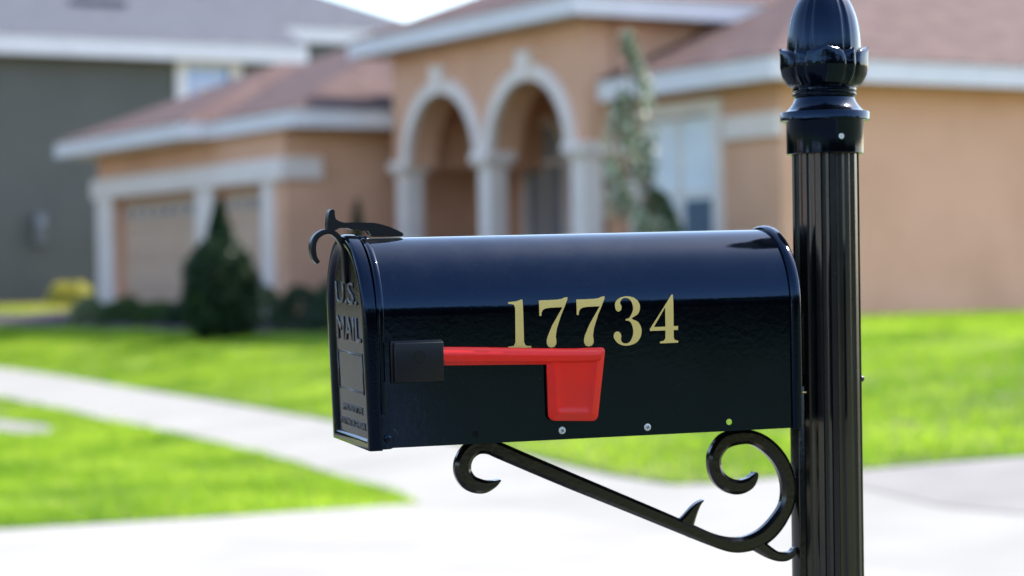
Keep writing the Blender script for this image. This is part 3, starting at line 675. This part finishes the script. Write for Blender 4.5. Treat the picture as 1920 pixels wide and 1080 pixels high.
for a1 in (27.50, 25.21, 22.96):
    bm = nb(); box(bm, 14.20, 14.46, a1-.30, a1, -.02, 1.90, .01); pl = obj('pillar', bm, CREAM, hs)
    bm = nb(); box(bm, 14.16, 14.50, a1-.34, a1+.04, 1.90, 1.96, .01); box(bm, 14.11, 14.55, a1-.38, a1+.08, 1.962, 2.09, .015); obj('capital', bm, CREAM, pl)
    bm = nb(); box(bm, 14.16, 14.50, a1-.34, a1+.04, -.05, .16, .01); obj('base', bm, CREAM, pl)
bm = nb(); box(bm, 14.61, 14.78, 22.52, 22.6, 1.93, 2.13); obj('band', bm, CREAM, hs)
bm = nb(); box(bm, 14.72, 14.80, 19.56, 20.58, 1.99, 2.25); obj('band', bm, CREAM, hs)
bm = nb(); box(bm, 14.6, 16.5, 22.8, 28.3, 3.46, 3.50); obj('porch_ceiling', bm, STUCCO, hs)
bm = nb(); box(bm, 13.9, 16.5, 22.6, 28.3, -.15, 0.02); obj('porch_floor', bm, mat('brick_paver', (.14, .09, .07), .85, col2=(.10, .065, .05), scale=8), hs)
# garage band, surrounds and doors
bm = nb(); box(bm, 12.80, 12.90, 28.22, 35.80, 1.86, 2.18, .01); box(bm, 12.905, 13.43, 28.20, 28.30, 1.88, 2.18, .01); obj('band', bm, CREAM, hs)
for a0, a1 in ((28.62, 28.98), (30.75, 31.40), (34.95, 35.66)):
    bm = nb(); box(bm, 12.84, 12.90, a0, a1, -.25, 1.86, .01); obj('garage_pilaster', bm, CREAM, hs)
for (a0, a1, z0, z1) in (G1, G2):
    bm = nb(); n = 4
    for k in range(n):
        za, zb_ = -.2+(z1+.2)*k/n, -.2+(z1+.2)*(k+1)/n
        box(bm, 13.06, 13.10, a0, a1, za+.006, zb_-.006)
        m_ = max(2, round((a1-a0)/.6))
        for j in range(m_):
            ya, yb = a0+(a1-a0)*j/m_, a0+(a1-a0)*(j+1)/m_
            box(bm, 13.045, 13.06, ya+.08, yb-.08, za+.10, zb_-.10, .006)
    gd = obj('garage_door', bm, GDOOR, hs)
    m_ = max(3, round((a1-a0)/.45))
    for j in range(m_):
        ya = a0+(a1-a0)*(j+.5)/m_
        bm = nb(); box(bm, 13.035, 13.044, ya-.13, ya+.13, z1-.33, z1-.16, .003); obj('pane', bm, GLASSD, gd)
# wing window with frame, mullions and sill
def window(parent, b, a0, a1, z0, z1, tw, cols, rows, glass, sill=True, axis='b', pr=.06):
    def bx(bm, p0, p1, u0, u1, z0_, z1_): 
        (box(bm, p0, p1, u0, u1, z0_, z1_) if axis == 'b' else box(bm, u0, u1, p0, p1, z0_, z1_))
    bm = nb(); bx(bm, b-pr, b, a0-tw, a0, z0-tw, z1+tw); bx(bm, b-pr, b, a1, a1+tw, z0-tw, z1+tw); bx(bm, b-pr, b, a0, a1, z1, z1+tw); bx(bm, b-pr, b, a0, a1, z0-tw, z0)
    wn = obj('window', bm, CREAM, parent)
    bm = nb(); bx(bm, b+.06, b+.07, a0, a1, z0, z1); obj('pane', bm, glass, wn)
    bm = nb()
    for k in range(1, cols): u = a0+(a1-a0)*k/cols; bx(bm, b+.02, b+.058, u-.025, u+.025, z0, z1)
    for k in range(1, rows): z = z0+(z1-z0)*k/rows; bx(bm, b+.024, b+.055, a0, a1, z-.02, z+.02)
    obj('mullion', bm, CREAM, wn)
    if sill: bm = nb(); bx(bm, b-.14, b-pr, a0-tw-.05, a1+tw+.05, z0-tw-.02, z0-tw+.06); obj('sill', bm, CREAM, wn)
window(hs, 14.8, WIN[0], WIN[1], WIN[2], WIN[3], .17, 2, 2, GLASS)
bm = nb(); box(bm, 14.846, 14.850, WIN[0]+.01, WIN[1]-.01, 1.36, WIN[3]-.01); box(bm, 14.846, 14.850, WIN[0]+.70, WIN[1]-.01, .6, 1.36); obj('blind', bm, mat('pale_blind', (.86, .87, .88), .3, col2=(.74, .77, .81), scale=2, spec=.8), [o for o in hs.children if o.name.startswith('window')][0])
# arched glazed entry door
bm = nb(); cE, rE = 27.27, .66
ring_o = [(cE+rE, 0.05)]+[(cE+rE*math.cos(math.pi*k/20), 2.1+rE*math.sin(math.pi*k/20)) for k in range(21)]+[(cE-rE, .05)]
bm = nb(); rr = []
for (u, v) in ring_o:
    dx = (u-cE); k_ = (rE-.14)/rE; vi = v if v < 2.1 else 2.1+(v-2.1)*k_
    rr.append([(16.42, u, v), (16.42, cE+dx*k_, vi), (16.50, cE+dx*k_, vi), (16.50, u, v)])
loft(bm, rr, True, True, True); ed = obj('entry_door', bm, CREAM, hs)
bm = nb(); prism(bm, [(cE+(u-cE)*.8, v if v < 2.1 else 2.1+(v-2.1)*.8) for u, v in ring_o], 16.46, 16.47, lambda u, v, w_: (w_, u, v)); obj('pane', bm, GLASSD, ed)
bm = nb(); box(bm, 16.43, 16.455, cE-.018, cE+.018, .05, 2.1); box(bm, 16.43, 16.455, cE-.52, cE+.52, 2.06, 2.14); obj('mullion', bm, CREAM, ed)
bm = nb(); box(bm, 16.42, 16.45, cE-.5, cE+.5, .06, .85); obj('kick_panel', bm, GREYW, ed)

# ------------------------------------------------------------------ grey two-storey house beyond
gh = empty('grey_house', 'two storey grey green house with grey shingle roof, behind the garage', 'house', HF)
bm = nb(); grid_wall(bm, 'a', 49.0, 49.2, 2, 22.3, -.2, 5.56, [(19.90, 20.95, 4.05, 5.45)]); obj('wall', bm, GREYW, gh)
bm = nb(); box(bm, 2, 2.2, 49.2, 56.4, -.2, 5.56); obj('wall', bm, GREYW, gh)
bm = nb(); box(bm, 22.1, 22.3, 49.2, 56.4, -.2, 5.56); obj('wall', bm, GREYW, gh)
bm = nb(); hipraw(bm, 1.4, 36, 48.47, 58.6, 5.974, .40)
bmesh.ops.bisect_plane(bm, geom=bm.verts[:]+bm.edges[:]+bm.faces[:], plane_co=(22.78, 0, 0), plane_no=(1, 0, 0), clear_outer=True)
e_ = [e for e in bm.edges if len(e.link_faces) == 1]; bmesh.ops.holes_fill(bm, edges=e_)
grf = obj('roof', bm, ROOFG, gh)
bm = nb(); box(bm, 1.4, 22.75, 48.5, 48.54, 5.56, 5.97); obj('fascia', bm, WHITE, grf)
bm = nb(); box(bm, 1.4, 22.75, 48.54, 49.1, 5.59, 5.605); obj('soffit', bm, WHITE, grf)
bm = nb(); box(bm, 22.35, 26.9, 50.5, 50.7, -.2, 6.3); box(bm, 26.7, 26.9, 50.7, 60, -.2, 6.3); obj('upper_wall', bm, GREYW, gh)
roof_with_fascia(gh, 17.0, 27.4, 50.35, 63.5, 6.29, 6.66, .48, ROOFG)
window(gh, 49.0, 19.90, 20.95, 4.05, 5.45, .30, 3, 3, mat('sky_tinted_glass', (.20, .34, .68), .06, col2=(.28, .42, .75), scale=1, spec=.9), axis='a', sill=False)  # sky reflection put into the blue base colour
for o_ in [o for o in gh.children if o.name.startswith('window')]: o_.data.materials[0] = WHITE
bm = nb(); box(bm, 17.9, 19.2, 51.0, 51.5, 6.85, 7.16); obj('roof_vent', bm, ROOFG, gh)
# utility boxes, and a dark panel added for the shaded zone of the grey wall
mt = empty('utility_meter', 'pale round utility meter on the grey house wall', 'meter', HF)
bm = nb(); box(bm, 16.15, 16.42, 48.82, 48.99, 1.35, 2.05, .02); obj('cabinet', bm, mat('meter_grey', (.14, .14, .14), .6), mt)
bm = nb(); cyl(bm, (16.28, 48.78, 1.85), .10, .1, 'Y', 24, bev=0); obj('dial', bm, mat('meter_glass', (.30, .31, .34), .2), mt, angle=40)
fm = mat('dark_panel_wood', (.05, .05, .045), .8, col2=(.032, .032, .03), scale=6)
gt = empty('shade_panel', 'dark board panel added for the shaded zone of the grey house wall', 'panel', HF)
bm = nb()
for k in range(11): box(bm, 16.9+k*.155, 17.04+k*.155, 46.0, 46.03, .05, 2.9+.05*(k % 2), .005)
obj('board_panel', bm, fm, gt)
bm = nb(); box(bm, 16.8, 16.9, 45.95, 46.05, -.2, 3.05); obj('panel_post', bm, fm, gt)
bm = nb(); box(bm, 18.62, 18.72, 45.95, 46.05, -.2, 3.05); obj('panel_post', bm, fm, gt)

# ------------------------------------------------------------------ plants
def plant(name, label, cat, a, b, V, m, trunk=None, group=None):
    """V: leaf quads local to the base point"""
    p = abw(a, b); e = empty(name, label, cat, Matrix.Translation(p), group)
    quads_mesh('foliage', V, 4, m, e)
    if trunk:
        bm = nb(); loft(bm, [[(x+r*math.cos(t), y+r*math.sin(t), z) for t in np.linspace(0, 2*math.pi, 10, endpoint=False)] for x, y, z, r in trunk], True, True, True)
        for k in range(6):
            z0 = trunk[-1][2]*(.35+.1*k); an = random.uniform(0, 6.28); ln = .25
            a_ = Vector((0, 0, z0)); b_ = a_+Vector((math.cos(an)*ln, math.sin(an)*ln, ln*1.1))
            q = (b_-a_).to_track_quat('Z', 'Y').to_matrix().to_4x4()
            bmesh.ops.create_cone(bm, cap_ends=True, segments=6, radius1=trunk[0][3]*.4, radius2=.003, depth=(b_-a_).length, matrix=Matrix.Translation((a_+b_)/2) @ q)
        obj('trunk', bm, BARK, e, smooth=True)
    return e
def blobpts(n, prof, rng=RNG, shell=.55, clump=.0):
    """points inside a body of revolution; prof(z01)->radius, denser toward the surface"""
    z = rng.random(n); r = prof(z)*(shell+(1-shell)*rng.random(n)**.5)*(1+rng.normal(0, .05, n)); t = rng.uniform(0, 2*np.pi, n)
    return np.stack([r*np.cos(t), r*np.sin(t), z], 1)
# teardrop topiary
n = 26000
prof = lambda z: np.interp(z, [0, .06, .17, .42, .55, .65, .72, .85, 1], [.22, .38, .445, .455, .40, .28, .16, .10, .02])
P = blobpts(n, prof); P *= (1, 1, 1.0); 
lump = 1+.06*np.sin(P[:, 2]*19+np.arctan2(P[:, 1], P[:, 0])*3)
P[:, :2] *= lump[:, None]; P[:, 2] *= 1.72
plant('teardrop_shrub', 'dark green teardrop shaped shrub with a pointed tip before the garage', 'shrub', 25.75, 10.85, leafset(P*(1+RNG.normal(0, .035, (len(P), 1))*(1, 1, .3)), .06), LEAFD, [(0, 0, -.05, .04), (0, 0, .5, .03), (0, 0, 1.2, .012)])
# glossy young tree by the porch
n = 4200
prof = lambda z: np.interp(z, [0, .3, .5, .62, .8, .93, 1], [.30, .34, .27, .27, .20, .11, .05])
P = blobpts(n, prof, shell=.1); P[:, 2] = .35+P[:, 2]*2.75
keep = (np.sin(P[:, 2]*7.1+2.6*np.sin(P[:, 0]*9))+np.sin(P[:, 1]*11+P[:, 2]*4.3)) > .05
P = P[keep]; P[:, 0] += .03-.085*P[:, 2]+.07*np.sin(P[:, 2]*2.6+.6)
plant('young_magnolia_tree', 'slender young tree with glossy sparkling leaves beside the porch arch', 'tree', 20.15, 13.42, leafset(P, .085, aspect=.55), LEAFG, [(.14, 0, -.1, .035), (.08, 0, 1.0, .028), (-.12, 0, 2.2, .016), (-.2, 0, 3.0, .005)])
def mound(r, h, n, lf, seed=0):
    rng = np.random.default_rng(seed); P = blobpts(n, lambda z: r*np.sqrt(np.clip(1-(z*.98)**2.2, 0, 1)), rng, shell=.45)
    P[:, :2] *= (1+.15*np.sin(np.arctan2(P[:, 1], P[:, 0])*4+seed))[:, None]; P[:, 2] *= h*(1+.12*np.sin(P[:, 0]*9+seed)); return leafset(P, lf, rng)
HG = 'low shrubs in the bed before the garage'
low = [(28.0, 11.95, .42, .50, LEAFD, 'low dark shrub near the garage corner'), (27.2, 12.0, .45, .48, LEAFM, 'low mid green shrub right of the teardrop shrub'),
       (29.3, 12.0, .42, .42, LEAFD, 'low dark mound at the right garage pilaster'),
       (24.6, 11.95, .5, .55, LEAFD, 'dark low shrub at the porch end of the bed, touching the mailbox outline'), (25.6, 12.0, .5, .52, LEAFD, 'dark low shrub in the middle of the bed near the porch'),
       (30.6, 11.9, .36, .36, LEAFM, 'small green shrub before the left garage door'), (32.0, 11.9, .38, .38, LEAFM, 'green shrub between the teardrop shrub and the pale one'),
       (33.1, 11.75, .28, .40, mat('pale_variegated_leaf', (.12, .17, .06), .4, col2=(.38, .40, .22), spec=.5, trans=.3, island=True), 'pale variegated shrub at the left garage pilaster')]
for i, (a, b, r, h, m_, lb) in enumerate(low):
    plant('low_shrub', lb, 'shrub', a, b, mound(r, h, 2600, .06, i), m_, None, HG)
plant('yellow_shrub', 'bright yellow shrub in sun by the far grey house', 'shrub', 43.5, 15.1, mound(.48, .52, 1300, .10, 11), LEAFY)
plant('conifer_shrub', 'narrow dark conifer against the garage side wall behind the latch', 'shrub', 26.9, 13.3, leafset(blobpts(4200, lambda z: .22*(1-z)**.7)*(1, 1, 1.55), .05), LEAFD, [(0, 0, -.05, .03), (0, 0, .5, .02), (0, 0, 1.5, .008)])
plant('window_shrub', 'rounded green shrub under the front window', 'shrub', 20.6, 13.9, mound(.38, 1.30, 4200, .07, 21), LEAFM)

# houses over the road behind the photographer, mirrored in the paint
for a_, lb, m_ in ((14, 'tan single storey house across the street, mirrored in the paint', STUCCO), (-9, 'pale single storey house across the street, mirrored in the paint', mat('pale_stucco', (.62, .58, .5), .9))):
    oh = empty('opposite_house', lb, 'house', Matrix.Rotation(math.atan2(BB[1], BB[0]), 4, 'Z') @ Matrix.Translation((-19, a_, -.1)), 'houses across the street')
    bm = nb(); grid_wall(bm, 'b', -.2, 0, -6, 6, 0, 2.7, [(-4.6, -1.2, 0, 2.2), (1, 2, 0, 2.1), (3.2, 5, .8, 2.1)]); box(bm, -9, -.2, 5.8, 6, 0, 2.7); box(bm, -9, -.2, -6, -5.8, 0, 2.7); obj('wall', bm, m_, oh)
    bm = nb(); box(bm, -.16, -.12, -4.6, -1.2, 0, 2.2); obj('garage_door', bm, WHITE, oh)
    bm = nb(); box(bm, -.16, -.12, 1, 2, 0, 2.1); obj('door', bm, BARK, oh)
    bm = nb(); box(bm, -.16, -.12, 3.2, 5, .8, 2.1); obj('window', bm, GLASSD, oh)
    roof_with_fascia(oh, -9.6, .5, -6.5, 6.5, 2.6, 2.8, .417, ROOF)
# far wood behind the photographer, with near clumps added, seen only in the gloss of the paint
rng = np.random.default_rng(3); Ps = []
for k in range(85):
    th = math.radians(rng.uniform(112, 372)); d = rng.uniform(38, 62); c = np.array([d*math.cos(th), d*math.sin(th), 0]); c[:2] -= BB[:2]*4*(180 < math.degrees(th) < 260); h = rng.uniform(6, 9); r = rng.uniform(3, 5)
    q = rng.normal(size=(900, 3)); q /= np.linalg.norm(q, axis=1)[:, None]; q *= (.6+.4*rng.random((900, 1)))
    Ps.append(c+q*(r, r, h*.52)+(0, 0, h*.48))
for k in range(70):  # nearer clumps, added to darken the reflection in the box side
    th = math.radians(rng.uniform(276, 330)); d = rng.uniform(16, 36); c = np.array([d*math.cos(th), d*math.sin(th), -.1]); h = rng.uniform(2.2, 5); r = rng.uniform(1.2, 2.4)
    if (c[:2]@BB[:2]) > .5 or True:
        q = rng.normal(size=(700, 3)); q /= np.linalg.norm(q, axis=1)[:, None]; q *= (.6+.4*rng.random((700, 1)))
        Ps.append(c+q*(r, r, h*.52)+(0, 0, h*.48))
tag(quads_mesh('unseen_woodland', leafset(np.concatenate(Ps), 1.0, rng, .8), 4, LEAFD), 'dark belt of trees across the street, with near clumps added to darken reflections', 'trees', kind='stuff')
